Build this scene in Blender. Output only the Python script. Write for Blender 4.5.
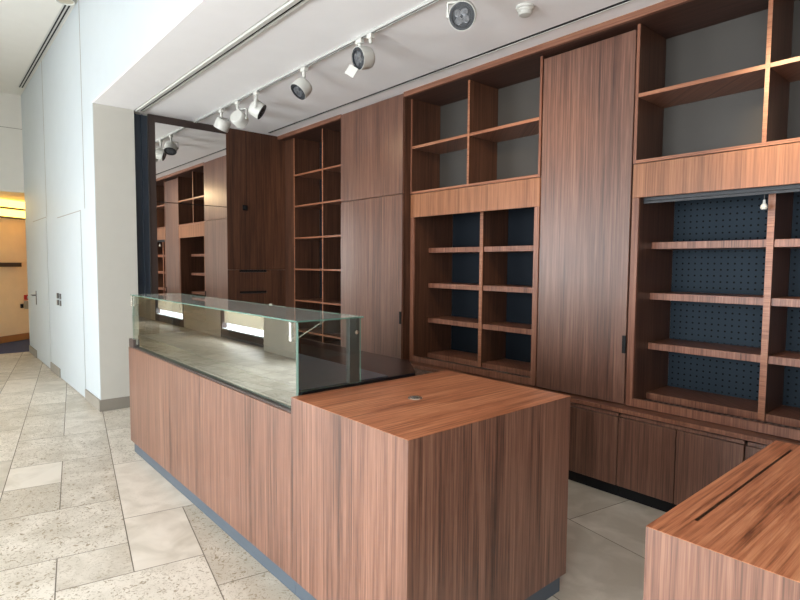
import bpy, bmesh, math, random
from mathutils import Vector, Matrix
random.seed(7)
for o in list(bpy.data.objects): bpy.data.objects.remove(o)
sc = bpy.context.scene
COL = sc.collection

# ------------------------------------------------------------------ camera
CAM = Vector((1.3954, -1.2540, 1.5591))
FW = Vector((-0.7536, 0.65419, -0.06428)).normalized()
RT = Vector((0.65516, 0.75546, 0.00755)).normalized()
UP = RT.cross(FW).normalized()
cd = bpy.data.cameras.new('camera'); cam = bpy.data.objects.new('camera', cd); COL.objects.link(cam)
cd.sensor_width = 36; cd.lens = 550 * 36 / 800; cd.clip_start = .05; cd.clip_end = 200
cam.matrix_world = Matrix.Translation(CAM) @ Matrix((RT, UP, -FW)).transposed().to_4x4()
sc.camera = cam

# ------------------------------------------------------------------ world, light, exposure
sc.view_settings.view_transform = 'Standard'; sc.view_settings.look = 'None'
sc.view_settings.exposure = 0.66; sc.view_settings.gamma = 1
sc.view_settings.use_curve_mapping = False
try:
    sc.cycles.use_denoising = True
    sc.cycles.denoiser = 'OPENIMAGEDENOISE'
    sc.cycles.max_bounces = 10; sc.cycles.diffuse_bounces = 6; sc.cycles.glossy_bounces = 6
    sc.cycles.transparent_max_bounces = 16; sc.cycles.sample_clamp_indirect = 6
    sc.cycles.caustics_reflective = False; sc.cycles.caustics_refractive = False
except Exception: pass
w = bpy.data.worlds.new('sky'); sc.world = w; w.use_nodes = True
w.node_tree.nodes['Background'].inputs[0].default_value = (.88, .94, 1.0, 1)
w.node_tree.nodes['Background'].inputs[1].default_value = 3.0

def area(name, loc, sx, sy, power, color, d):
    l = bpy.data.lights.new(name, 'AREA'); l.shape = 'RECTANGLE'; l.size = sx; l.size_y = sy
    l.energy = power; l.color = color
    o = bpy.data.objects.new(name, l); COL.objects.link(o); o.location = loc
    o.rotation_euler = Vector(d).to_track_quat('-Z', 'Y').to_euler()
    return o
DAY = (.94, .98, 1.0); GROUND = (.96, .985, 1.0)
# daylight through the window openings of the wall opposite the shelves
WIN = [(-14.2, -12.04, 1), (-9.86, -7.6, 1), (-6.15, -3.9, 0), (-2.3, .2, 0), (1.2, 3.6, 0)]
YW = -3.43
for i, (a, b, blind) in enumerate(WIN):
    h = 2.1 if a < -10 else 2.6
    pw = (170, 380, 120, 165, 180)[i]
    area('window_skylight', ((a + b) / 2, YW - 1.3, .45 + h / 2), b - a + .6, h, pw * .9, DAY, (0, 1, -.8))
    area('window_ground_light', ((a + b) / 2, YW - 1.5, .0 + h / 2), b - a + .6, h, pw * .75, GROUND, (0, 1, 1.0))

# ------------------------------------------------------------------ materials
def mat(name):
    m = bpy.data.materials.new(name); m.use_nodes = True
    return m, m.node_tree.nodes, m.node_tree.links, m.node_tree.nodes['Principled BSDF']
def lin(c):
    return tuple(((x / 255) / 12.92 if x / 255 <= .04045 else ((x / 255 + .055) / 1.055) ** 2.4) for x in c)
def plain(name, rgb, rough=.6, metal=0, noise=.04, emit=0, spec=.5, scale=6):
    m, n, l, b = mat(name)
    c = lin(rgb)
    tc = n.new('ShaderNodeTexCoord'); nz = n.new('ShaderNodeTexNoise'); nz.inputs['Scale'].default_value = scale
    nz.inputs['Detail'].default_value = 4
    l.new(tc.outputs['Object'], nz.inputs['Vector'])
    r = n.new('ShaderNodeValToRGB')
    r.color_ramp.elements[0].color = (*[x * (1 - noise) for x in c], 1)
    r.color_ramp.elements[1].color = (*[min(1, x * (1 + noise)) for x in c], 1)
    r.color_ramp.elements[0].position = .35; r.color_ramp.elements[1].position = .65
    l.new(nz.outputs['Fac'], r.inputs['Fac']); l.new(r.outputs['Color'], b.inputs['Base Color'])
    b.inputs['Roughness'].default_value = rough; b.inputs['Metallic'].default_value = metal
    b.inputs['Specular IOR Level'].default_value = spec
    if emit:
        l.new(r.outputs['Color'], b.inputs['Emission Color']); b.inputs['Emission Strength'].default_value = emit
    return m
def math_node(n, l, op, a, b=None, c=None):
    k = n.new('ShaderNodeMath'); k.operation = op
    for i, v in enumerate((a, b, c)):
        if v is None: continue
        if isinstance(v, (int, float)): k.inputs[i].default_value = v
        else: l.new(v, k.inputs[i])
    return k.outputs[0]
WK = .86
def wood(name, axis='z', cols=((88, 52, 38), (140, 92, 70), (172, 124, 98)), leaf=.13, rough=.36, fig=1.0, spec=.35, coat=0):
    """walnut veneer: grain runs along `axis`, leaves of `leaf` metres vary in tone"""
    cols = [tuple(c * WK for c in k) for k in cols]
    m, n, l, b = mat(name)
    tc = n.new('ShaderNodeTexCoord'); oi = n.new('ShaderNodeObjectInfo')
    sp = n.new('ShaderNodeSeparateXYZ'); l.new(tc.outputs['Object'], sp.inputs[0])
    X, Y, Z = sp.outputs
    if axis == 'z': across = math_node(n, l, 'ADD', X, Y); along = Z
    elif axis == 'y': across = math_node(n, l, 'ADD', X, Z); along = Y
    else: across = math_node(n, l, 'ADD', Y, Z); along = X
    rnd = math_node(n, l, 'MULTIPLY', oi.outputs['Random'], 13.0)
    lf = math_node(n, l, 'FLOOR', math_node(n, l, 'DIVIDE', math_node(n, l, 'ADD', across, rnd), leaf))
    wn = n.new('ShaderNodeTexWhiteNoise'); wn.noise_dimensions = '1D'; l.new(lf, wn.inputs['W'])
    def streak(sa, sl, detail, dist=0.):
        cb = n.new('ShaderNodeCombineXYZ')
        l.new(math_node(n, l, 'MULTIPLY', math_node(n, l, 'ADD', across, rnd), sa), cb.inputs[0])
        l.new(math_node(n, l, 'MULTIPLY', along, sl), cb.inputs[1])
        l.new(math_node(n, l, 'MULTIPLY', wn.outputs['Value'], 30.0), cb.inputs[2])
        t = n.new('ShaderNodeTexNoise'); t.inputs['Scale'].default_value = 1; t.inputs['Detail'].default_value = detail
        t.inputs['Distortion'].default_value = dist
        l.new(cb.outputs[0], t.inputs['Vector']); return t.outputs['Fac']
    s1 = streak(130, 1.6, 3); s2 = streak(34, 1.1 * fig, 3, .5 * fig); s3 = streak(420, 9, 2)
    v = math_node(n, l, 'MULTIPLY', s1, .50)
    v = math_node(n, l, 'MULTIPLY_ADD', s2, .36, v)
    v = math_node(n, l, 'MULTIPLY_ADD', s3, .24, v)
    v = math_node(n, l, 'MULTIPLY_ADD', wn.outputs['Value'], .07, v)
    r = n.new('ShaderNodeValToRGB'); e = r.color_ramp.elements
    e[0].position = .42; e[0].color = (*lin(cols[0]), 1); e[1].position = .77; e[1].color = (*lin(cols[2]), 1)
    k = e.new(.585); k.color = (*lin(cols[1]), 1)
    l.new(v, r.inputs['Fac']); l.new(r.outputs['Color'], b.inputs['Base Color'])
    b.inputs['Roughness'].default_value = rough; b.inputs['Specular IOR Level'].default_value = spec
    bp = n.new('ShaderNodeBump'); bp.inputs['Strength'].default_value = .12; bp.inputs['Distance'].default_value = .001
    l.new(s1, bp.inputs['Height']); l.new(bp.outputs['Normal'], b.inputs['Normal'])
    return m
M = {}
M['wood_z'] = wood('walnut_upright', 'z')
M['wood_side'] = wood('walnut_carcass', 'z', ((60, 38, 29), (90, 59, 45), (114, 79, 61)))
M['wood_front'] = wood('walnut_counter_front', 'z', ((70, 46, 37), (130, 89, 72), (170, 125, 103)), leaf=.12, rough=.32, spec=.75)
M['wood_door'] = wood('walnut_door', 'z', ((74, 48, 39), (114, 77, 62), (146, 106, 87)), leaf=.16, rough=.34, spec=.6)
M['wood_header'] = wood('walnut_header', 'z', ((122, 78, 52), (156, 102, 70), (178, 124, 88)), leaf=.14)
M['wood_edge'] = wood('walnut_edge', 'x', ((120, 72, 50), (160, 104, 76), (184, 130, 98)))
M['wood_shelf'] = wood('walnut_shelf', 'z', ((90, 54, 40), (136, 88, 68), (166, 116, 92)), leaf=.07)
M['wood_x'] = wood('walnut_lengthwise', 'x', ((86, 52, 38), (134, 88, 68), (164, 116, 92)))
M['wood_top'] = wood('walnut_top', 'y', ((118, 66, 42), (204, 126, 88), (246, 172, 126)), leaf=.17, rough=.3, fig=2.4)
M['wood_dark'] = wood('walnut_dark', 'z', ((56, 35, 26), (93, 60, 44), (122, 82, 61)), leaf=.15, rough=.42)
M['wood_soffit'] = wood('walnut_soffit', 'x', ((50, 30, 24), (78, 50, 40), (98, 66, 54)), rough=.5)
M['brown'] = plain('brown_profile', (60, 48, 44), .4)
M['white'] = plain('white_wall', (184, 192, 196), .55, noise=.01)
M['pillar'] = plain('off_white_plaster', (196, 194, 186), .7, noise=.012)
M['ceil'] = plain('ceiling_paint', (238, 237, 237), .85, noise=.008)
M['hallceil'] = plain('hall_ceiling_paint', (216, 213, 206), .85, noise=.01)
M['cream'] = plain('cream_wall', (240, 235, 224), .8, noise=.02)
M['base'] = plain('skirting_grey', (140, 134, 124), .6)
M['plinth'] = plain('plinth_slate', (74, 84, 94), .45)
M['black'] = plain('black', (14, 14, 16), .6, spec=.25)
M['void'] = plain('shadow_gap', (14, 11, 10), .9)
M['post'] = plain('dark_steel', (48, 58, 70), .35, .3)
M['rail_black'] = plain('rail_black', (22, 25, 31), .5)
M['post_grey'] = plain('post_grey', (52, 48, 46), .5)
M['metal'] = plain('grey_metal', (92, 88, 86), .35, .7)
M['chrome'] = plain('steel', (200, 196, 186), .25, .9)
M['deck'] = plain('black_deck', (15, 17, 21), .2, spec=.22)
M['deck_sheen'] = plain('deck_sheen_grey', (66, 71, 80), .35)
M['back_up'] = plain('grey_back_panel', (55, 51, 46), .6)
M['back_blue'] = plain('slate_back_panel', (16, 22, 29), .8, spec=.2)
M['lampwhite'] = plain('lamp_white', (196, 196, 190), .4, noise=.01)
M['track'] = plain('track_grey', (168, 168, 164), .5)
M['lampring'] = plain('lamp_ring', (34, 37, 42), .35)
M['lens'] = plain('lamp_lens', (104, 106, 110), .15, .4, noise=.25, scale=60)
M['orange'] = plain('peach_wall', (246, 222, 186), .8, noise=.02)
M['carpet'] = plain('blue_carpet', (66, 76, 112), .95, noise=.15, scale=200)
M['skirt_wood'] = plain('oak_skirting', (176, 120, 70), .5)
M['glow'] = plain('lit_panel', (255, 222, 112), .5, emit=2.2, noise=.03)
M['red'] = plain('alarm_red', (190, 40, 34), .4)
M['greybox'] = plain('grey_plastic', (176, 168, 150), .5)
M['frame'] = plain('window_frame', (70, 60, 58), .4)
M['sill'] = plain('window_sill', (200, 210, 214), .4)

def mirror_mat():
    m, n, l, b = mat('mirror_silver')
    b.inputs['Metallic'].default_value = 1; b.inputs['Roughness'].default_value = .0
    b.inputs['Base Color'].default_value = (.90, .89, .86, 1)
    return m
M['mirror'] = mirror_mat()
def glass_mat(name, ior, tint=(.93, .97, .95)):
    m, n, l, b = mat(name)
    n.remove(b); out = n['Material Output']
    t = n.new('ShaderNodeBsdfTransparent'); t.inputs[0].default_value = (*tint, 1)
    g = n.new('ShaderNodeBsdfGlossy'); g.inputs['Roughness'].default_value = 0; g.inputs[0].default_value = (.96, 1, .98, 1)
    f = n.new('ShaderNodeFresnel'); f.inputs[0].default_value = ior
    ge = n.new('ShaderNodeNewGeometry')
    fac = math_node(n, l, 'MULTIPLY', f.outputs[0], math_node(n, l, 'SUBTRACT', 1.0, ge.outputs['Backfacing']))
    mx = n.new('ShaderNodeMixShader'); l.new(fac, mx.inputs[0]); l.new(t.outputs[0], mx.inputs[1]); l.new(g.outputs[0], mx.inputs[2])
    l.new(mx.outputs[0], out.inputs[0])
    return m
M['glass'] = glass_mat('clear_glass', 1.5)
M['window_glass'] = glass_mat('window_glass', 1.5, (.985, .985, .985))
M['glass_front'] = glass_mat('reflective_glass', 8.0)
def painted_haze(m):  # pale diffuse veil painted in for the ceiling reflected by the top pane
    n, l = m.node_tree.nodes, m.node_tree.links; out = n['Material Output']; src = out.inputs[0].links[0].from_socket
    d = n.new('ShaderNodeBsdfDiffuse'); d.inputs[0].default_value = (.75, .8, .78, 1); mx = n.new('ShaderNodeMixShader'); mx.inputs[0].default_value = .12
    l.new(src, mx.inputs[1]); l.new(d.outputs[0], mx.inputs[2]); l.new(mx.outputs[0], out.inputs[0]); return m
M['glass_top'] = painted_haze(glass_mat('glass_painted_haze', 1.5))
M['glass_edge_pale'] = plain('glass_edge_pale', (146, 172, 162), .2)
M['glass_edge'] = plain('glass_edge_green', (84, 116, 104), .15)
def blind_mat():
    m, n, l, b = mat('cream_blind'); n.remove(b); out = n['Material Output']
    d = n.new('ShaderNodeBsdfDiffuse'); d.inputs[0].default_value = (*lin((238, 232, 220)), 1)
    t = n.new('ShaderNodeBsdfTranslucent'); t.inputs[0].default_value = (*lin((204, 200, 188)), 1)
    mx = n.new('ShaderNodeMixShader'); mx.inputs[0].default_value = .35
    l.new(d.outputs[0], mx.inputs[1]); l.new(t.outputs[0], mx.inputs[2]); l.new(mx.outputs[0], out.inputs[0]); return m
M['blind'] = blind_mat()
def peg_mat():
    m, n, l, b = mat('pegboard'); tc = n.new('ShaderNodeTexCoord'); sp = n.new('ShaderNodeSeparateXYZ'); l.new(tc.outputs['Object'], sp.inputs[0])
    P = .042
    def cell(s):
        f = math_node(n, l, 'FRACT', math_node(n, l, 'DIVIDE', math_node(n, l, 'ADD', s, 50.0), P)); f = math_node(n, l, 'SUBTRACT', f, .5)
        return math_node(n, l, 'MULTIPLY', f, f)
    d = math_node(n, l, 'ADD', cell(sp.outputs[0]), cell(sp.outputs[2]))
    hole = math_node(n, l, 'LESS_THAN', d, .024)
    mx = n.new('ShaderNodeMix'); mx.data_type = 'RGBA'
    l.new(hole, mx.inputs[0]); mx.inputs[6].default_value = (*lin((38, 48, 57)), 1); mx.inputs[7].default_value = (*lin((5, 6, 8)), 1)
    l.new(mx.outputs[2], b.inputs['Base Color']); b.inputs['Roughness'].default_value = .8; b.inputs['Specular IOR Level'].default_value = .2
    return m
M['peg'] = peg_mat()
def grille_mat():
    m, n, l, b = mat('slot_grille'); tc = n.new('ShaderNodeTexCoord'); sp = n.new('ShaderNodeSeparateXYZ'); l.new(tc.outputs['Object'], sp.inputs[0])
    f = math_node(n, l, 'FRACT', math_node(n, l, 'DIVIDE', math_node(n, l, 'ADD', sp.outputs[0], 50.0), .036))
    f = math_node(n, l, 'LESS_THAN', f, .45)
    mx = n.new('ShaderNodeMix'); mx.data_type = 'RGBA'
    l.new(f, mx.inputs[0]); mx.inputs[6].default_value = (*lin((20, 20, 22)), 1); mx.inputs[7].default_value = (*lin((112, 98, 92)), 1)
    l.new(mx.outputs[2], b.inputs['Base Color']); return m
M['grille'] = grille_mat()
def floor_mat():
    m, n, l, b = mat('limestone_tiles'); tc = n.new('ShaderNodeTexCoord')
    at = n.new('ShaderNodeAttribute'); at.attribute_name = 'tone'
    sp = n.new('ShaderNodeSeparateColor'); l.new(at.outputs['Color'], sp.inputs[0])
    tone, speck, shift = sp.outputs
    mp = n.new('ShaderNodeCombineXYZ'); l.new(math_node(n, l, 'MULTIPLY', shift, 40.0), mp.inputs[2])
    va = n.new('ShaderNodeVectorMath'); va.operation = 'ADD'; l.new(tc.outputs['Object'], va.inputs[0]); l.new(mp.outputs[0], va.inputs[1])
    def nz(s, d, dist=0, rot=None):
        t = n.new('ShaderNodeTexNoise'); t.inputs['Scale'].default_value = s; t.inputs['Detail'].default_value = d; t.inputs['Distortion'].default_value = dist
        l.new(va.outputs[0], t.inputs['Vector']); return t.outputs['Fac']
    big = nz(5, 5, .6); fine = nz(38, 4, 1.8); fine2 = nz(60, 3, 1.4)
    r = n.new('ShaderNodeValToRGB'); e = r.color_ramp.elements
    e[0].position = .3; e[0].color = (*lin((184, 175, 160)), 1); e[1].position = .7; e[1].color = (*lin((216, 208, 195)), 1)
    v = math_node(n, l, 'MULTIPLY_ADD', math_node(n, l, 'SUBTRACT', tone, .5), .34, big); l.new(v, r.inputs['Fac'])
    # fossil strokes
    st = n.new('ShaderNodeMapRange'); st.inputs[1].default_value = .56; st.inputs[2].default_value = .64; l.new(fine, st.inputs[0])
    st2 = n.new('ShaderNodeMapRange'); st2.inputs[1].default_value = .58; st2.inputs[2].default_value = .72; l.new(fine2, st2.inputs[0])
    s = math_node(n, l, 'MAXIMUM', st.outputs[0], math_node(n, l, 'MULTIPLY', st2.outputs[0], .7))
    s = math_node(n, l, 'MULTIPLY', s, speck); s = math_node(n, l, 'MULTIPLY', s, .95)
    mx = n.new('ShaderNodeMix'); mx.data_type = 'RGBA'; l.new(s, mx.inputs[0]); l.new(r.outputs['Color'], mx.inputs[6]); mx.inputs[7].default_value = (*lin((140, 126, 102)), 1)
    l.new(mx.outputs[2], b.inputs['Base Color']); b.inputs['Roughness'].default_value = .42
    bp = n.new('ShaderNodeBump'); bp.inputs['Strength'].default_value = .1; bp.inputs['Distance'].default_value = .002; bp.invert = True
    l.new(s, bp.inputs['Height']); l.new(bp.outputs['Normal'], b.inputs['Normal'])
    return m
M['floor'] = floor_mat()
M['grout'] = plain('grout', (120, 112, 100), .9)

# ------------------------------------------------------------------ helpers
def bx(bm, x0, x1, y0, y1, z0, z1, bev=0.0, mi=0):
    vs = [bm.verts.new((x, y, z)) for x in (x0, x1) for y in (y0, y1) for z in (z0, z1)]
    idx = [(0, 1, 3, 2), (4, 6, 7, 5), (0, 4, 5, 1), (2, 3, 7, 6), (0, 2, 6, 4), (1, 5, 7, 3)]
    fs = [bm.faces.new([vs[i] for i in f]) for f in idx]
    for f in fs: f.material_index = mi
    if bev:
        es = list({e for f in fs for e in f.edges})
        r = bmesh.ops.bevel(bm, geom=es, offset=bev, segments=1, affect='EDGES', profile=.5)
        for f in r['faces']: f.material_index = mi
def prism(bm, pts, z0, z1, bev=0, mi=0):
    lo = [bm.verts.new((x, y, z0)) for x, y in pts]; hi = [bm.verts.new((x, y, z1)) for x, y in pts]
    fs = [bm.faces.new(lo[::-1]), bm.faces.new(hi)]
    for i in range(len(pts)):
        j = (i + 1) % len(pts); fs.append(bm.faces.new((lo[i], lo[j], hi[j], hi[i])))
    for f in fs: f.material_index = mi
    if bev: bmesh.ops.bevel(bm, geom=list({e for f in fs for e in f.edges}), offset=bev, segments=2, affect='EDGES', profile=.5)
def frame_of(d):
    d = Vector(d).normalized(); a = Vector((0, 0, 1)) if abs(d.z) < .9 else Vector((1, 0, 0))
    u = d.cross(a).normalized(); v = d.cross(u).normalized(); return d, u, v
def lathe(bm, o, d, prof, seg=32, mi=0):
    """prof: list of (distance along d, radius)"""
    d, u, v = frame_of(d); o = Vector(o); rings = []
    for t, r in prof:
        if r < 1e-6: rings.append([bm.verts.new(o + d * t)])
        else: rings.append([bm.verts.new(o + d * t + (u * math.cos(a) + v * math.sin(a)) * r) for a in [2 * math.pi * i / seg for i in range(seg)]])
    for A, B in zip(rings, rings[1:]):
        for i in range(seg):
            j = (i + 1) % seg
            q = [A[i % len(A)], A[j % len(A)], B[j % len(B)], B[i % len(B)]]
            q = list(dict.fromkeys(q))
            if len(q) > 2:
                try: f = bm.faces.new(q); f.material_index = mi; f.smooth = True
                except ValueError: pass
def tube(bm, a, b, r, seg=12, mi=0):
    a = Vector(a); b = Vector(b); L = (b - a).length
    lathe(bm, a, b - a, [(0, 0), (0, r), (L, r), (L, 0)], seg, mi)
def bar(bm, a, b, w_, t_, up=(0, 0, 1)):
    a = Vector(a); b = Vector(b); d = (b - a).normalized(); s = d.cross(Vector(up)).normalized(); u = s.cross(d)
    vs = [bm.verts.new(p + s * i * w_ / 2 + u * j * t_ / 2) for p in (a, b) for i in (-1, 1) for j in (-1, 1)]
    for f in [(0, 1, 3, 2), (4, 6, 7, 5), (0, 4, 5, 1), (2, 3, 7, 6), (0, 2, 6, 4), (1, 5, 7, 3)]: bm.faces.new([vs[i] for i in f])
def wpos(o):
    p = Vector((0, 0, 0))
    while o: p += o.location; o = o.parent
    return p
def obj(name, build, mats, parent=None, loc=None):
    bm = bmesh.new(); build(bm)
    bmesh.ops.recalc_face_normals(bm, faces=bm.faces)
    off = wpos(parent) if parent else Vector(loc or (0, 0, 0))
    bmesh.ops.translate(bm, verts=bm.verts, vec=-off)
    me = bpy.data.meshes.new(name); bm.to_mesh(me); bm.free()
    for m in (mats if isinstance(mats, (list, tuple)) else [mats]): me.materials.append(M[m] if isinstance(m, str) else m)
    if any(p.use_smooth for p in me.polygons):
        me.polygons.foreach_set('use_smooth', [True] * len(me.polygons)); me.set_sharp_from_angle(angle=math.radians(35))
    o = bpy.data.objects.new(name, me); COL.objects.link(o)
    if parent: o.parent = parent
    else: o.location = off
    return o
def box(name, x0, x1, y0, y1, z0, z1, m, parent=None, bev=.0012, loc=None):
    return obj(name, lambda bm: bx(bm, x0, x1, y0, y1, z0, z1, bev), m, parent, loc)
def thing(name, label, cat, loc, group=None):
    o = bpy.data.objects.new(name, None); COL.objects.link(o); o.location = loc; o.empty_display_size = .1
    tag(o, label, cat, group); return o
def tag(o, label, cat, group=None):
    o['label'] = label; o['category'] = cat
    if group: o['group'] = group
    return o
def struct(name, x0, x1, y0, y1, z0, z1, m, bev=0):
    o = box(name, x0, x1, y0, y1, z0, z1, m, None, bev); o['kind'] = 'structure'; return o
def structf(name, build, m):
    o = obj(name, build, m); o['kind'] = 'structure'; return o

# ------------------------------------------------------------------ floor: limestone rows laid 10 degrees off the counter
def build_floor():
    a = math.radians(-10.3); e1 = Vector((math.cos(a), math.sin(a))); e2 = Vector((-math.sin(a), math.cos(a)))
    bm = bmesh.new(); lay = bm.loops.layers.float_color.new('tone')
    H = .338; v0 = -.762; rng = random.Random(3)
    # joints read off the floor; the wide slabs span two rows
    fixed = {-1: [-5.0, -4.12, -3.38, -2.40, -1.73, -1.39, -.72], 0: [-4.85, -4.12, -3.1, -2.06, -1.39, -.72], 1: [-4.85, -4.12, -3.1, -2.06, -1.06, -.72],
             -2: [-5.0, -4.12, -3.38, -2.90, -2.40, -1.73, -1.05], -3: [-5.3, -4.55, -3.6, -2.9, -2.05, -1.3], 7: [-1.4, -.70, .3, 1.3], 8: [-1.4, -.70, .3, 1.3], 5: [-.9, .12, 1.1], 6: [-.9, .12, 1.1], 3: [-.4, .6], 4: [-.4, .6]}
    slabs = [(-2.40, -1.73, -2), (-4.12, -3.38, -2), (-1.39, -.72, -1), (-3.1, -2.06, 0), (-4.12, -3.1, 0), (-1.4, -.70, 7), (-.70, .3, 7), (.3, 1.3, 7), (-.9, .12, 5), (.12, 1.1, 5), (-.4, .6, 3)]
    X0, X1, Y0, Y1 = -15.9, 5.9, -3.3, 2.9
    for r in range(-16, 24):
        va = v0 + r * H; vb = va + H
        js = sorted(fixed.get(r, []))
        if not js: js = [rng.uniform(-3.2, -2.6)]
        while js[-1] < 8: js.append(js[-1] + rng.choice((.34, .5, .68, .68, .85)))
        while js[0] > -18: js.insert(0, js[0] - rng.choice((.34, .5, .68, .68, .85)))
        for ua, ub in zip(js, js[1:]):
            um = (ua + ub) / 2; hit = False; vb = va + H
            for q0, q1, qr in slabs:
                if q0 < um < q1 and r in (qr, qr + 1):
                    if r == qr + 1 and q0 < um: hit = True
                    if r == qr: vb = va + 2 * H
            if hit: continue
            g = .0028
            P = [e1 * u + e2 * v for u, v in ((ua + g, va + g), (ub - g, va + g), (ub - g, vb - g), (ua + g, vb - g))]
            # clip to the room
            poly = [(p.x, p.y) for p in P]
            for ax, lim, sgn in ((0, X0, 1), (0, X1, -1), (1, Y0 - .135, 1), (1, Y1, -1)):
                out = []
                for i in range(len(poly)):
                    p, q = poly[i], poly[(i + 1) % len(poly)]
                    ip, iq = (p[ax] - lim) * sgn >= 0, (q[ax] - lim) * sgn >= 0
                    if ip: out.append(p)
                    if ip != iq:
                        t = (lim - p[ax]) / (q[ax] - p[ax]); out.append((p[0] + t * (q[0] - p[0]), p[1] + t * (q[1] - p[1])))
                poly = out
                if not poly: break
            if len(poly) < 3: continue
            f = bm.faces.new([bm.verts.new((x, y, 0)) for x, y in poly])
            if f.normal.z < 0: f.normal_flip()
            sp = rng.choice((0, .1, .55, .9, 1, 1)); tn = rng.random(); sh = rng.random()
            if r >= 2: sp = rng.choice((0, .05, .25)); tn *= .5  # shop rows: smoother stone, tone lowered to paint in the wood's brown bounce
            for lp in f.loops: lp[lay] = (tn, sp, sh, 1)
    bx(bm, -15.999, 5.999, -3.52, 2.95, -.05, -.0015, 0, 1)
    bm.normal_update()
    for f in bm.faces:
        if f.material_index == 0 and f.normal.z < 0: f.normal_flip()
    me = bpy.data.meshes.new('floor'); bm.to_mesh(me); bm.free(); me.materials.append(M['floor']); me.materials.append(M['grout'])
    o = bpy.data.objects.new('floor', me); COL.objects.link(o); o['kind'] = 'structure'
build_floor()

# ------------------------------------------------------------------ room shell
YP = .107; ZC = 3.18; ZH = 4.35; XM = -5.025; XP = -4.944
YT = 2.228; YU = 2.328; XR = 3.4
struct('wall_north', XM - .2, XR + .2, 2.952, 3.08, 0, ZC + .1, 'pillar')
struct('wall_hall', -9.95, XP, YP, .50, 0, ZH, 'white')                 # white wall left of the shop
struct('wall_bulkhead', XP, 6.0, YP, .50, ZC, ZH, ['white'])             # lintel over the shop opening
struct('ceiling_shop', XM - .12, XR + .2, .50, 2.951, ZC, ZC + .06, 'ceil')
struct('ceiling_bulkhead', XP, XR, YP + .001, .50, ZC - .012, ZC, 'ceil')
struct('ceiling_hall', -9.95, 6.0, YW, YP, ZH, ZH + .08, 'hallceil')
struct('wall_mirror_side', XM - .12, XM - .03, .50, 2.951, 0, ZC, 'pillar')
struct('wall_right', XR, XR + .12, YP, 2.951, 0, ZC, 'pillar')
struct('wall_right_pier', XR + .12, 6.0, YP, .5, 0, ZC, 'white')
struct('wall_east', 6.0, 6.12, YW - .1, .5, 0, ZH, 'cream')
# pillar face looking into the shop has a warmer tone painted in for its bounced light
struct('wall_pillar', XP - .002, XP + .004, YP + .004, .498, .0, ZC - .013, 'pillar')

# window wall opposite
edges = [-16.0]
for a, b, _ in WIN: edges += [a, b]
edges.append(6.0)
def winwall(bm):
    for i in range(0, len(edges), 2):
        x0, x1 = edges[i], edges[i + 1]
        top = 2.74 if x1 < -10 else ZH
        bx(bm, x0, x1, YW - .12, YW, 0, ZH)
    for a, b, _ in WIN:
        bx(bm, a, b, YW - .12, YW - .1, 0, .165)
        bx(bm, a, b, YW - .12, YW, 2.5 if a < -10 else 2.95, ZH)
structf('wall_south', winwall, 'cream')
struct('trim_pier', -7.58, -6.16, YW + .001, -3.26, 0, ZH, 'cream')
for i, (a, b, blind) in enumerate(WIN):
    top = 2.5 if a < -10 else 2.95
    def fr(bm):
        bx(bm, a, a + .07, YW - .11, YW + .0, .0, top); bx(bm, b - .07, b, YW - .11, YW + .0, .0, top)
        bx(bm, a + .07, b - .07, YW - .095, YW - .0, .0, .17); bx(bm, a + .07, b - .07, YW - .11, YW - .02, top - .07, top)
        if not blind: bx(bm, (a + b) / 2 - .03, (a + b) / 2 + .03, YW - .088, YW - .04, .196, top - .07)
    root = structf('window_%d' % (i + 1), fr, 'frame')
    box('window_sill', a + .071, b - .071, YW - .119, YW - .0, .171, .195, 'sill', root, 0)
    box('pane', a + .071, b - .071, YW - .10, YW - .092, .196, top - .071, 'window_glass', root, 0)
    if blind: box('blind', a + .075, b - .075, YW - .06, YW - .054, .31, top - .075, 'blind', root, 0)

# corridor beyond the hall
struct('wall_far', -10.05, -9.95, YW, YP, 2.735, ZH, 'hallceil')
struct('trim_far', -9.951, -9.946, YW, YP, 3.786, 3.794, 'base')
struct('ceiling_corridor', -16, -10.05, YW, 1.2, 2.745, 2.80, 'orange')
struct('wall_corridor_end', -16.1, -16.0, YW, 1.2, 0, 2.8, 'cream')
A0 = Vector((-10.95, -.825)); B0 = Vector((-12.3, .878)); dW = (B0 - A0).normalized(); nW = Vector((dW.y, -dW.x))
if nW.x < 0: nW = -nW
def slant(bm, s0, s1, d0, d1, z0, z1):
    P = [A0 + dW * s0 + nW * d0, A0 + dW * s1 + nW * d0, A0 + dW * s1 + nW * d1, A0 + dW * s0 + nW * d1]
    prism(bm, [(p.x, p.y) for p in P], z0, z1)
structf('wall_corridor', lambda bm: (slant(bm, 0, 2.17, -.1, 0, 0, 2.745), bx(bm, -16, -11.03, -.83, -.73, 0, 2.745)), 'orange')
structf('baseboard_corridor', lambda bm: slant(bm, 0, 2.17, .001, .02, .003, .13), 'skirt_wood')
structf('floor_carpet', lambda bm: prism(bm, [(-9.99, YP + .3), (-9.99, -.72), (-10.87, -.82), (-12.1, .6)], 0.0005, .003), 'carpet')
struct('wall_corridor_side', -12.3, -9.951, .402, .5, 0, 2.745, 'orange')
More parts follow.
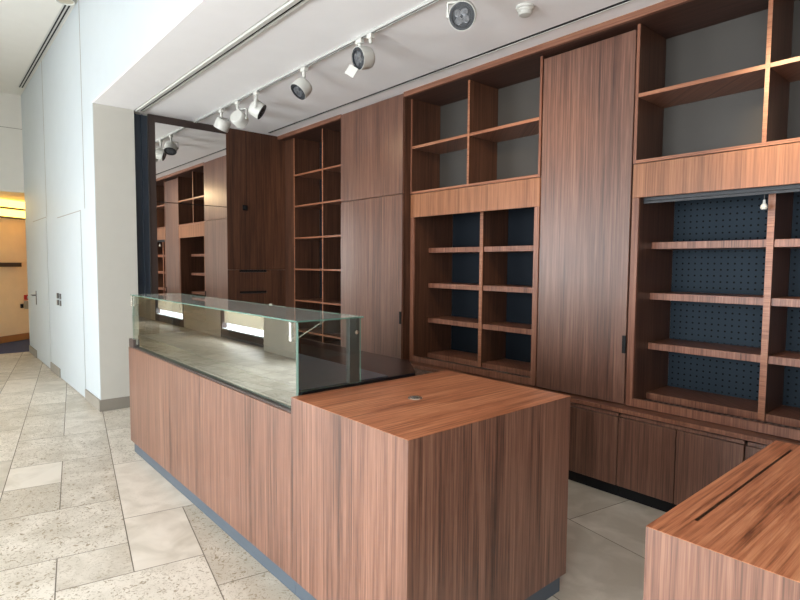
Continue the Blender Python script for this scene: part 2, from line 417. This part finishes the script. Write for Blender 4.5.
# lit panels on the corridor wall
for k, (z0, z1) in enumerate(((2.60, 2.74), (2.42, 2.56))):
    lp = thing('wall_light', ['upper glowing yellow light strip high on the peach corridor wall', 'lower glowing yellow light strip high on the peach corridor wall'][k], 'light', (*(A0 + dW * 1.0), z0), 'yellow light strips in the corridor')
    for s in range(4):
        obj('diffuser', lambda bm: slant(bm, .05 + s * .52, .05 + s * .52 + .51, .001, .06, z0, z1), 'glow', lp)
    obj('rail', lambda bm: slant(bm, .04, 2.12, .001, .075, z0 - .03, z0 - .001), 'brown', lp)
tag(obj('wall_shelf', lambda bm: slant(bm, .3, 1.24, .001, .12, 1.46, 1.54), 'brown'), 'dark floating shelf on the peach corridor wall', 'shelf')
fa = thing('fire_alarm', 'small square red fire alarm button on the peach corridor wall', 'alarm', (*(A0 + dW * 1.4), .8))
s_al = (Vector((-11.84, .30)) - A0).dot(dW)
obj('housing', lambda bm: slant(bm, s_al - .05, s_al + .04, .001, .05, .80, .895), 'red', fa)
obj('button', lambda bm: slant(bm, s_al - .03, s_al + .02, .051, .056, .82, .875), 'lampwhite', fa)
tag(obj('card_reader', lambda bm: slant(bm, s_al - .05, s_al + .06, .001, .06, .62, .77), 'greybox'), 'grey wall box right below the red fire alarm button', 'wall box')
tag(obj('door_stop', lambda bm: slant(bm, s_al - .14, s_al - .105, .001, .04, .64, .72), 'black'), 'small black fitting left of the grey wall box in the corridor', 'wall fitting')

# doors in the white wall (flush, one storey high), joints and skirting
def flush_door(nm, x0, x1, zt):
    d = structf(nm, lambda bm: bx(bm, x0 + .008, x1 - .008, YP - .006, YP - .0012, .012, zt - .012), 'white')
    obj('gap', lambda bm: bx(bm, x0, x1, YP - .001, YP - .0004, .0, zt), 'base', d)
    return d
d1 = flush_door('door_1', -9.12, -7.86, 2.20)
d2 = flush_door('door_2', -7.04, -5.62, 2.14)
def lever(bm):
    bx(bm, -9.0, -8.96, YP - .014, YP - .0065, .88, 1.10); tube(bm, (-8.98, YP - .013, 1.03), (-8.98, YP - .06, 1.03), .01)
    tube(bm, (-8.98, YP - .055, 1.03), (-9.11, YP - .055, 1.03), .01)
obj('door_handle', lever, 'metal', d1)
for px in (-7.14, -6.94):
    for pz in (.985, 1.075):
        o = obj('flush_pull', lambda bm: bx(bm, px - .035, px + .035, YP - .016, YP - .0065 if px > -7.0 else YP - .0005, pz, pz + .07), 'metal', d2 if px > -7.0 else None)
        if px < -7.0: tag(o, ('lower' if pz < 1 else 'upper') + ' dark square pull left of the joint beside the wide white door', 'pull', 'dark pulls beside the white door')
for x0, x1 in ((-9.94, -9.13), (-7.85, -7.15), (-5.61, XP)):
    struct('baseboard_hall', x0, x1, YP - .014, YP, 0, .12, 'base')
struct('baseboard_pillar', XP + .004, XP + .018, YP - .014, .49, 0, .12, 'base')
for x in (-7.83, -5.42): struct('trim_joint', x, x + .012, YP - .0025, YP, 2.2 if x < -7 else 2.14, ZH, 'base')
# hall ceiling slot diffuser and round sensor
sd = thing('slot_diffuser', 'long double black slot in the hall ceiling beside the white wall', 'ceiling vent', (-7.5, .03, ZH - .012))
box('frame', -9.4, -2.6, .002, .09, ZH - .006, ZH - .0005, 'lampwhite', sd, 0)
for y in (.018, .053): box('slot', -9.4, -2.61, y, y + .016, ZH - .009, ZH - .0065, 'black', sd, 0)
cs = thing('ceiling_sensor', 'round white ring fitting at the near end of the ceiling slot', 'sensor', (-5.52, -.0, ZH - .03))
obj('rim', lambda bm: lathe(bm, (-5.52, .0, ZH - .010), (0, 0, -1), [(0, .095), (.014, .093), (.016, .085), (.004, .078)], 40), 'lampwhite', cs)
obj('disc', lambda bm: lathe(bm, (-5.52, .0, ZH - .010), (0, 0, -1), [(0, .077), (.006, .077), (.006, 0)], 40), 'greybox', cs)

# ------------------------------------------------------------------ shop ceiling fittings
gr = thing('ceiling_rail', 'slim white folding-wall rail across the ceiling at the shop opening', 'rail', (-1, .55, ZC - .02))
box('rail_body', XM + .08, XR, .512, .545, ZC - .024, ZC - .0005, 'lampwhite', gr, .002)
box('slot', XM + .08, XR, .548, .575, ZC - .006, ZC - .0005, 'void', gr, 0)
box('rail_lip', XM + .08, XR, .578, .60, ZC - .014, ZC - .0005, 'lampwhite', gr, .002)
cg = thing('ceiling_slot', 'thin black shadow slot in the ceiling along the shelving', 'ceiling slot', (-1, 2.06, ZC))
box('slot', XM + .1, XR, 2.046, 2.068, ZC - .004, ZC - .0005, 'void', cg, 0)
box('edge_strip', XM + .1, XR, 2.0685, 2.082, ZC - .007, ZC - .0005, 'lampwhite', cg, 0)
tr = thing('lighting_track', 'white lighting track running along the shop ceiling above the counter', 'track', (-1.5, 1.165, ZC))
obj('track_body', lambda bm: (bx(bm, XM + .03, 2.6, 1.150, 1.157, ZC - .020, ZC - .0005), bx(bm, XM + .03, 2.6, 1.173, 1.180, ZC - .020, ZC - .0005), bx(bm, XM + .03, 2.6, 1.157, 1.173, ZC - .008, ZC - .0005)), 'track', tr)

def spot(x, hx, hz, look, label, power=0, flap=False, hy=1.165):
    """track spotlight whose lens looks along `look`"""
    d = Vector(look).normalized()
    t = thing('track_spotlight', label, 'spotlight', (x, 1.165, ZC - .03), 'white spotlights on the ceiling track')
    obj('adapter', lambda bm: (bx(bm, x - .032, x + .032, 1.148, 1.182, ZC - .052, ZC - .0205, .003), tube(bm, (x, 1.165, ZC - .053), (x, 1.165, ZC - .10), .014, 16)), 'lampwhite', t)
    hc = Vector((hx, hy, hz)); R = .077; L = .105
    _, u, v = frame_of(d)
    side = d.cross(Vector((0, 0, 1)))
    side = side.normalized() if side.length > .2 else Vector((1, 0, 0))
    top = Vector((x, 1.165, ZC - .098))
    def arm(bm):
        k = hc + side * (R + .012)
        kt = Vector((k.x, k.y, top.z - .006))
        bar(bm, top + Vector((0, 0, -.006)), kt, .024, .008)
        bar(bm, kt + Vector((0, 0, .004)), k - Vector((0, 0, .012)), .024, .008, up=side)
        tube(bm, k + side * .006, hc + side * (R - .01), .013, 14)
    obj('arm', arm, 'lampwhite', t)
    h = obj('housing', lambda bm: lathe(bm, hc - d * L / 2, d, [(0, 0), (0, R * .80), (.008, R * .92), (.03, R), (L, R), (L, R * .955), (L - .006, R * .95), (L - .006, 0)], 44), 'lampwhite', t)
    obj('bezel', lambda bm: lathe(bm, hc + d * (L / 2 - .005), d, [(0, R * .95), (.007, R * .95), (.007, R * .76), (.0, R * .74)], 44), 'lampring', t)
    ln = obj('lens', lambda bm: lathe(bm, hc + d * (L / 2 - .005), d, [(0, R * .745), (.001, R * .74), (.0012, 0)], 36), 'lampring', t)
    for a in range(4):
        an = math.pi / 4 + a * math.pi / 2 + .15
        c0 = hc + d * (L / 2 - .0035) + (u * math.cos(an) + v * math.sin(an)) * R * .36
        obj('reflector', lambda bm: lathe(bm, c0, d, [(0, R * .30), (.003, R * .27), (.0015, R * .12), (.004, 0)], 20), 'lens', t)
    if flap:
        obj('flap', lambda bm: bar(bm, hc + Vector((-.035, -.06, -.065)), hc + Vector((-.065, -.085, -.125)), .075, .006, up=(.55, -.75, .1)), 'lampwhite', t)
    if flap:
        obj('adapter', lambda bm: (bx(bm, x + .10, x + .15, 1.148, 1.182, ZC - .052, ZC - .0205, .003), tube(bm, (x + .125, 1.165, ZC - .053), (x + .125, 1.165, ZC - .085), .012, 16)), 'lampwhite', t)
    if power:
        l = bpy.data.lights.new('spot_beam', 'SPOT'); l.energy = power; l.color = (1, .73, .42); l.spot_size = math.radians(70); l.spot_blend = .8; l.shadow_soft_size = .05
        lo = bpy.data.objects.new('spot_beam', l); COL.objects.link(lo); lo.parent = t
        lo.location = hc + d * (L / 2 + .01) - t.location; lo.rotation_euler = d.to_track_quat('-Z', 'Y').to_euler()
    return t
spot(-4.26, -4.234, 3.002, (-.437, -.233, -.869), 'farthest white track spotlight, pointing steeply down beside the mirror wall')
spot(-3.87, -3.839, 2.985, (-.491, .801, -.343), 'second white track spotlight from the mirror wall, its back to the viewer', power=12)
spot(-3.46, -3.451, 3.000, (.517, .681, -.519), 'third white track spotlight from the mirror wall, aimed right and down', power=8)
spot(-2.61, -2.644, 3.005, (-.05, -.68, -.731), 'fourth white track spotlight from the mirror wall, tilted down with grey lens showing')
spot(-1.85, -1.80, 3.018, (-.071, -.959, -.276), 'white track spotlight with a square flap hanging under its dark-ringed lens', flap=True)
spot(-.86, -.854, 3.004, (.5, -.715, -.488), 'nearest white track spotlight, four-lens face turned straight to the viewer')
spot(.1, .12, 2.995, (.50, .80, -.50), 'added white track spotlight, unseen just above the picture edge over the right shelf unit', power=120)  # unseen lamp added to warm the right header
spot(-.14, -.16, 2.995, (-.72, .56, -.40), 'added white track spotlight, unseen just above the picture edge, aimed left at the centre shelves', power=45)  # out-of-view lamp added for the warm light on the centre header
sm = thing('smoke_detector', 'round white smoke detector on the ceiling above the tall cabinet door', 'smoke detector', (-.75, 1.66, ZC))
obj('base', lambda bm: lathe(bm, (-.79, 1.665, ZC - .0005), (0, 0, -1), [(0, 0), (0, .058), (.014, .058), (.018, .05)], 36), 'lampwhite', sm)
obj('cap', lambda bm: lathe(bm, (-.79, 1.665, ZC - .018), (0, 0, -1), [(0, .05), (.012, .047), (.013, .042), (.019, .042), (.021, .045), (.034, .036), (.04, 0)], 36), 'lampwhite', sm)

# ------------------------------------------------------------------ wooden trim over the shelving
def trim(n, x0, x1):
    structf(n, lambda bm: bx(bm, x0, x1, YT, YT + .03, 3.133, ZC - .001, .001), 'wood_x')
    structf('trim_soffit', lambda bm: bx(bm, x0, x1, YT + .031, 2.90, 3.133, ZC - .001), 'wood_soffit')
trim('trim_1', XM - .028, -3.622); trim('trim_2', -2.588, XR)

# ------------------------------------------------------------------ mirror wall
pc = thing('panelled_cabinet', 'tall dark walnut cabinet wall at the end, framing the mirror', 'cabinet', (XM, 1.4, 0))
ZS = 2.235
def frame_m(bm):
    bx(bm, XM - .028, XM, .665, .735, 0, 3.178); bx(bm, XM - .028, XM, .736, 1.545, 3.10, 3.178)
obj('mirror_frame', frame_m, 'brown', pc)
box('panel', XM - .028, XM, 1.548, YU + .03, 1.48, 3.178, 'wood_dark', pc, .001)
def lowp(bm):   # lower panel with two finger slots left open
    y0, y1 = 1.548, YU + .03
    bx(bm, XM - .028, XM, y0, 1.70, 0, 1.478); bx(bm, XM - .028, XM, 2.07, y1, 0, 1.478)
    for z0, z1 in ((0, 1.185), (1.215, 1.45)): bx(bm, XM - .028, XM, 1.70, 2.07, z0, z1)
obj('drawer_panel', lowp, 'wood_dark', pc)
for z in (1.185, 1.45): box('finger_slot', XM - .029, XM - .015, 1.702, 2.068, z + .001, z + .029, 'void', pc, 0)
mr = thing('wall_mirror', 'tall mirror on the dark end wall reflecting the shelving', 'mirror', (XM, 1.14, .9))
box('upper_mirror', XM - .015, XM - .004, .737, 1.546, ZS + .004, 3.098, 'mirror', mr, 0)
box('lower_mirror', XM - .015, XM - .004, .737, 1.546, .05, ZS - .004, 'mirror', mr, 0)
box('joint', XM - .016, XM - .006, .737, 1.546, ZS - .0038, ZS + .0038, 'void', mr, 0)
kb = thing('coat_knob', 'small black square knob on the dark panel right of the mirror', 'knob', (XM, 1.78, 2.24))
box('rose', XM + .001, XM + .012, 1.745, 1.81, 2.21, 2.275, 'black', kb, .003)
box('grip', XM + .0125, XM + .045, 1.76, 1.795, 2.225, 2.26, 'black', kb, .004)
ps = thing('guide_post', 'dark blue-black steel post between white pillar and mirror wall', 'post', (XM + .02, .58, 0))
obj('channel', lambda bm: (bx(bm, XM - .02, XM + .045, .502, .522, 0, ZC - .03), bx(bm, XM - .02, XM + .01, .522, .585, 0, ZC - .03), bx(bm, XM - .02, XM + .03, .585, .60, 0, ZC - .03), bx(bm, XM - .02, XM + .012, .60, .648, 0, ZC - .03)), 'post', ps)
box('edge_bead', XM - .02, XM + .02, .649, .658, 0, ZC - .03, 'metal', ps, .001)

# ------------------------------------------------------------------ shelving wall
# far bookcase
DB = 2.70
fb = thing('tall_bookcase', 'tall narrow walnut bookcase in the corner beside the mirror wall', 'bookcase', (-4.2, 2.5, .61))
X0, X1 = -4.79, -3.624
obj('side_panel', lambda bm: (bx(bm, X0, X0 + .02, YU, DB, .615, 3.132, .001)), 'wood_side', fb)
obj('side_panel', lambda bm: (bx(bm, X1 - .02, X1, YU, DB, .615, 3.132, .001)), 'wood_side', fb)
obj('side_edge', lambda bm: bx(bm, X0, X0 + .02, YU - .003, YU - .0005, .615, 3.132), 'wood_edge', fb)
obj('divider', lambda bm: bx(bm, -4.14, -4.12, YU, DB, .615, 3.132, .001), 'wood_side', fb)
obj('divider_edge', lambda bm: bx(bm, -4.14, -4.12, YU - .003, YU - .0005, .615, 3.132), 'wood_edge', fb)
box('back_panel', X0 + .021, X1 - .021, DB + .001, DB + .015, .615, 3.132, 'back_blue', fb, 0)
box('bottom_panel', X0 + .021, X1 - .021, YU, DB, .6125, .627, 'wood_side', fb, 0)
for z in (2.675, 2.288, 1.89, 1.50, 1.107, .722):
    for a, b in ((X0 + .0205, -4.1405), (-4.1195, X1 - .0205)):
        s = obj('shelf', lambda bm: bx(bm, a, b, YU + .003, DB - .001, z - .02, z), 'wood_shelf', fb)
        obj('shelf_edge', lambda bm: bx(bm, a, b, YU - .002, YU + .0025, z - .02, z), 'wood_edge', s)
pn = box('corner_panel', XM + .001, X0 - .001, YU + .002, YU + .03, .613, 3.132, 'wood_dark', None, .001)
tag(pn, 'narrow dark walnut filler panel in the corner left of the tall bookcase', 'panel')

def door_unit(nm, label, x0, x1, y, zsplit, ztop, zbot=.617, latch=None, wm='wood_door', lx=None):
    t = thing(nm, label, 'cabinet', ((x0 + x1) / 2, y + .3, zbot))
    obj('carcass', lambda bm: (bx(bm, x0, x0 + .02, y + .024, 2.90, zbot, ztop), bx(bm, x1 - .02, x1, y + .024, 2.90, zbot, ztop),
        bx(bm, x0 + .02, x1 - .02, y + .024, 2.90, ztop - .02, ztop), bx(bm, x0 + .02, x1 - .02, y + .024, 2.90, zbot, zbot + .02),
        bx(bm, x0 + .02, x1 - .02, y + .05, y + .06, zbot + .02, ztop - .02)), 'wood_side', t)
    zs = [zbot, zsplit, ztop] if zsplit else [zbot, ztop]
    ds = []
    for a, b in zip(zs, zs[1:]):
        ds.append(box('door', x0 + .004, x1 - .004, y, y + .022, a + .003, b - .003, wm, t, .0015))
    if latch: box('latch', lx - .012, lx + .014, y - .012, y - .0005, latch - .06, latch + .06, 'black', ds[0], .002)
    return t
door_unit('tall_cabinet', 'walnut cabinet with upper and lower doors between bookcase and centre shelves', -3.62, -2.59, YT, 2.2335, 3.172, latch=1.045, lx=-2.606, zbot=.613)
# right flank of that cabinet (dark inside the recess)
door_unit('tall_cabinet', 'tall single-door walnut cabinet between the two open shelf units', -1.107, -.392, YU, None, 3.108, latch=1.03, lx=-.405)

def display(nm, label, x0, x1, peg, bulb=False):
    t = thing(nm, label, 'shelf unit', ((x0 + x1) / 2, 2.5, .615)); xc = (x0 + x1) / 2
    # upper cubbyholes
    for a in (x0, x1 - .02):
        s = obj('side_panel', lambda bm: bx(bm, a, a + .02, YU, DB, 2.2355, 3.132), 'wood_side', t)
        obj('side_edge', lambda bm: bx(bm, a, a + .02, YU - .004, YU - .0005, 2.2355, 3.132), 'wood_shelf', s)
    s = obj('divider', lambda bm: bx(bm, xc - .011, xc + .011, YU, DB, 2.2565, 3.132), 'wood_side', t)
    obj('divider_edge', lambda bm: bx(bm, xc - .011, xc + .011, YU - .004, YU - .0005, 2.2565, 3.132), 'wood_edge', s)
    s = obj('bottom_board', lambda bm: bx(bm, x0 + .0205, x1 - .0205, YU, DB, 2.2355, 2.256), 'wood_shelf', t)
    obj('board_edge', lambda bm: bx(bm, x0 + .0205, x1 - .0205, YU - .004, YU - .0005, 2.2355, 2.256), 'wood_edge', s)
    for a, b in ((x0 + .0205, xc - .0115), (xc + .0115, x1 - .0205)):
        s = obj('shelf', lambda bm: bx(bm, a, b, YU + .004, DB - .001, 2.662, 2.686), 'wood_shelf', t)
        obj('shelf_edge', lambda bm: bx(bm, a, b, YU - .002, YU + .0035, 2.662, 2.686), 'wood_edge', s)
    box('back_panel', x0 + .021, x1 - .021, DB + .001, DB + .014, 2.2355, 3.132, 'back_up', t, 0)
    # header
    box('header_panel', x0 + .002, x1 - .002, YU, YU + .02, 2.012, 2.231, 'wood_header', t, .001)
    # lower niche frame
    for a, b, nm2 in ((x0 + .002, x0 + .048, 'stile'), (x1 - .048, x1 - .002, 'stile')):
        box(nm2, a, b, YU, YU + .02, .617, 2.011, 'wood_shelf', t, .001)
    box('bottom_rail', x0 + .0485, x1 - .0485, YU, YU + .02, .617, .672, 'wood_shelf', t, .001)
    D2 = 2.87
    for a in (x0 + .028, x1 - .048):
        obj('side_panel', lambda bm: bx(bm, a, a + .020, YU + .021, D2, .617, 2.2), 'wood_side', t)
    obj('back_panel', lambda bm: bx(bm, x0 + .0485, x1 - .0485, D2 + .001, D2 + .014, .617, 2.2), 'peg' if peg else 'back_blue', t)
    box('top_panel', x0 + .0485, x1 - .0485, YU + .021, D2, 2.15, 2.17, 'black', t, 0)
    yf = 2.531
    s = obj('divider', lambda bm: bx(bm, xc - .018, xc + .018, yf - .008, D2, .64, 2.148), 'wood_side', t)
    obj('divider_edge', lambda bm: bx(bm, xc - .018, xc + .018, yf - .014, yf - .0085, .64, 2.148), 'wood_edge', s)
    for z in (1.724, 1.378, 1.033, .683):
        for a, b in ((x0 + .0485, xc - .0185), (xc + .0185, x1 - .0485)):
            box('shelf', a, b, yf, D2 - .001, z - .046, z, 'wood_shelf', t, .001)
    box('slot_grille', x0 + .049, x1 - .049, YU + .05, yf - .02, .628, .640, 'grille', t, 0)
    if peg:
        obj('shutter_rail', lambda bm: (bx(bm, x0 + .05, x1 - .05, YU + .06, YU + .10, 1.993, 2.03), bx(bm, x0 + .05, x1 - .05, YU + .06, YU + .064, 1.975, 1.99), bx(bm, x0 + .05, x1 - .05, YU + .10, YU + .2, 2.02, 2.03)), 'rail_black', t)
    return t
display('display_shelf_unit', 'centre open shelf unit with plain dark back, behind the black display deck', -2.588, -1.112, False)
display('display_shelf_unit', 'right open shelf unit with perforated slate back and black rail under its header', -.385, 1.115, True)
door_unit('tall_cabinet', 'tall walnut cabinet right of the perforated shelf unit', 1.12, 1.86, YU, None, 3.128)
wt = thing('hanging_tag', 'tiny white pear-shaped plug hanging at the top of the perforated shelves', 'plug', (.33, 2.47, 2.0))
obj('body', lambda bm: lathe(bm, (.345, 2.45, 1.950), (0, 0, -1), [(0, 0), (0, .006), (.02, .008), (.03, .016), (.045, .019), (.055, .014), (.058, 0)], 18), 'lampwhite', wt)
obj('hook', lambda bm: tube(bm, (.345, 2.45, 2.019), (.345, 2.45, 1.951), .002), 'metal', wt)

# ledge and base cabinets
lg = thing('worktop_ledge', 'long walnut ledge running under all the shelf units', 'worktop', (-1, 2.5, .58))
XL = XM + .03
obj('top_board', lambda bm: bx(bm, XL, XR - .01, YT + .0035, 2.90, .582, .612 - .0005), 'wood_x', lg)
obj('front_edge', lambda bm: bx(bm, XL, XR - .01, YT - .001, YT + .003, .588, .612 - .0005), 'wood_shelf', lg)
BU = [(-2.63, -1.885, 'walnut base cabinet behind the black display deck, left of the checkout block'),
      (-1.88, -1.135, 'walnut base cabinet hidden mostly behind the checkout block'),
      (-1.13, -.382, 'walnut base cabinet just right of the checkout block, under the tall door'),
      (-.378, .369, 'two-door walnut base cabinet in the middle of the open floor gap'),
      (.373, 1.12, 'walnut base cabinet partly hidden behind the right island top'),
      (-3.38, -2.635, 'walnut base cabinet under the two-door tall cabinet'),
      (-4.13, -3.385, 'walnut base cabinet under the tall corner bookcase'),
      (-4.99, -4.135, 'walnut base cabinet in the corner beside the mirror wall'),
      (1.125, 1.87, 'walnut base cabinet right of the perforated shelf unit, behind the island')]
for a, b, lab in BU:
    t = thing('base_cabinet', lab, 'cabinet', ((a + b) / 2, 2.5, 0), 'walnut base cabinets under the ledge')
    xm = (a + b) / 2
    obj('carcass', lambda bm: bx(bm, a + .001, b - .001, YT + .026, 2.90, .082, .56), 'wood_side', t)
    obj('grip_recess', lambda bm: bx(bm, a + .012, b - .001, YT + .022, YT + .03, .561, .5805), 'void', t)
    obj('grip_strip', lambda bm: bx(bm, a + .012, b - .001, YT + .004, YT + .0195, .5555, .5765), 'wood_door', t)
    for c, d in ((a, xm - .001), (xm + .001, b)):
        box('door', c + .002, d - .002, YT, YT + .022, .084, .551, 'wood_door', t, .0015)
    box('plinth', a, b, YT + .034, YT + .05, 0.0, .081, 'black', t, 0)

# ------------------------------------------------------------------ sales counter + display case
XC0, XB0, HC, HB, YB = -3.438, -.805, .872, .95, 1.022
ct = thing('sales_counter', 'long low walnut counter carrying the glass display case', 'counter', ((XC0 + XB0) / 2, .5, 0))
obj('body', lambda bm: bx(bm, XC0, XB0 - .0015, 0, YB, .09, HC - .001, .0015), 'wood_front', ct)
box('plinth', XC0 + .03, XB0 - .0015, .0195, YB - .03, 0, .0895, 'plinth', ct, 0)
dc = thing('glass_display_case', 'long low glass display case with black deck on the counter', 'display case', ((XC0 + XB0) / 2, .3, HC))
XG0, XG1 = -3.405, -.812
def deck(bm): prism(bm, [(XG0 + .01, .062), (XG1 + .002, .062), (XG1 + .002, .775), (XG1 - .02, .797), (-1.10, YB - .025), (-1.14, YB - .01), (XG0 + .01, YB - .01)], HC + .0005, .966, .004)
obj('black_deck', deck, 'deck', dc)
box('deck_sheen_panel', XG0 + .03, XG1 - .02, .075, .60, .9662, .969, 'deck_sheen', dc, 0)  # sheet added on the deck, its blue-grey standing in for reflected ceiling
box('end_block', XC0 + .001, -3.315, .004, .026, HC + .0005, .940, 'brown', dc, .002)
obj('bottom_channel', lambda bm: (bx(bm, -3.31, XG1, .006, .026, HC + .0005, HC + .010), bx(bm, XG0, XG1, .042, .056, HC + .0005, HC + .016)), 'brown', dc)
def pane(name, x0, x1, y0, y1, z0, z1, m, thin, em='glass_edge'):
    """a glass sheet: clear faces, green edges"""
    def b(bm):
        bx(bm, x0, x1, y0, y1, z0, z1); bm.normal_update(); ax = 'xyz'.index(thin)
        for f in bm.faces: f.material_index = 0 if abs(f.normal[ax]) > .9 else 1
    return obj(name, b, [m, em], dc)
ZG = 1.292
pane('front_pane', XG0, XG1 + .005, .027, .039, HC + .012, ZG, 'glass_front', 'y', 'glass_edge_pale')
pane('top_pane', XG0 - .015, -.785, .018, .40, ZG + .001, ZG + .008, 'glass_top', 'z')
pane('end_pane', XG1 + .003, XG1 + .010, .038, .395, .967, ZG, 'glass', 'x')
pane('end_pane', XG0, XG0 + .007, .038, .395, .967, ZG, 'glass', 'x')
for x in (XG1 - .030, XG0 + .008):
    p = box('support_post', x, x + .03, .333, .395, .9665, ZG - .001, 'post_grey', dc, .002)
    obj('bolt', lambda bm: lathe(bm, (x + (.0425 if x > -2 else -.0085), .366, 1.222), (1, 0, 0), [(0, .0), (0, .011), (.004, .010), (.005, 0)], 18), 'chrome', p)
    box('corner_bracket', x - .012, x + .006, .018, .0265, 1.20, ZG - .002, 'chrome', dc, .001)
    obj('stay_arm', lambda bm: tube(bm, (x - .0, .045, 1.205), (x - .0, .205, ZG - .006), .0035), 'chrome', dc)
for k, xx in ((0, -1.75),): obj('glass_clip', lambda bm: lathe(bm, (xx, .40, ZG + .0085), (0, 0, 1), [(0, 0), (0, .012), (.006, .010), (.007, 0)], 16), 'chrome', dc)

# checkout block
cb = thing('checkout_block', 'cube-like walnut checkout block at the near end of the long counter', 'counter', (-.4, .5, 0))
obj('body', lambda bm: bx(bm, XB0, 0, 0, YB, .09, HB - .0012, 0), 'wood_front', cb)
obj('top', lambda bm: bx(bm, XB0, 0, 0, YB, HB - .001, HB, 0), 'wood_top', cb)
box('plinth', XB0, -.0195, .0195, YB - .02, 0, .0895, 'plinth', cb, 0)
gm = obj('cable_grommet', lambda bm: lathe(bm, (-.433, .43, HB + .0003), (0, 0, 1), [(0, 0), (0, .034), (.003, .032), (.0035, .020), (.001, .019), (.001, 0)], 32), 'chrome', cb)
obj('grommet_cap', lambda bm: lathe(bm, (-.433, .43, HB + .0016), (0, 0, 1), [(0, 0), (0, .017), (.006, .010), (.0065, 0)], 24), 'metal', gm)

# right island
isl = thing('walnut_island', 'walnut counter island in the lower right corner with a slotted top', 'counter', (1.6, .5, 0))
IX0, IX1 = .828, 2.6
obj('body', lambda bm: (bx(bm, IX0, IX1, .01, 1.02, .09, HB - .012, .0), bx(bm, IX0, .888, .01, 1.0, HB - .012, HB - .0012), bx(bm, .898, IX1, .01, 1.0, HB - .012, HB - .0012), bx(bm, .888, .898, .01, .13, HB - .012, HB - .0012), bx(bm, .888, .898, .93, 1.0, HB - .012, HB - .0012)), 'wood_front', isl)
def itop(bm):
    a, b, c, d = .889, .897, .13, .93
    bx(bm, IX0, a, .01, 1.0, HB - .001, HB); bx(bm, b, IX1, .01, 1.0, HB - .001, HB)
    bx(bm, a, b, .01, c, HB - .001, HB); bx(bm, a, b, d, 1.0, HB - .001, HB)
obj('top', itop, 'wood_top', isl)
box('slot_base', .8895, .8965, .1305, .9295, HB - .0118, HB - .008, 'void', isl, 0)
box('plinth', IX0 + .03, IX1 - .03, .03, .97, 0, .0895, 'plinth', isl, 0)
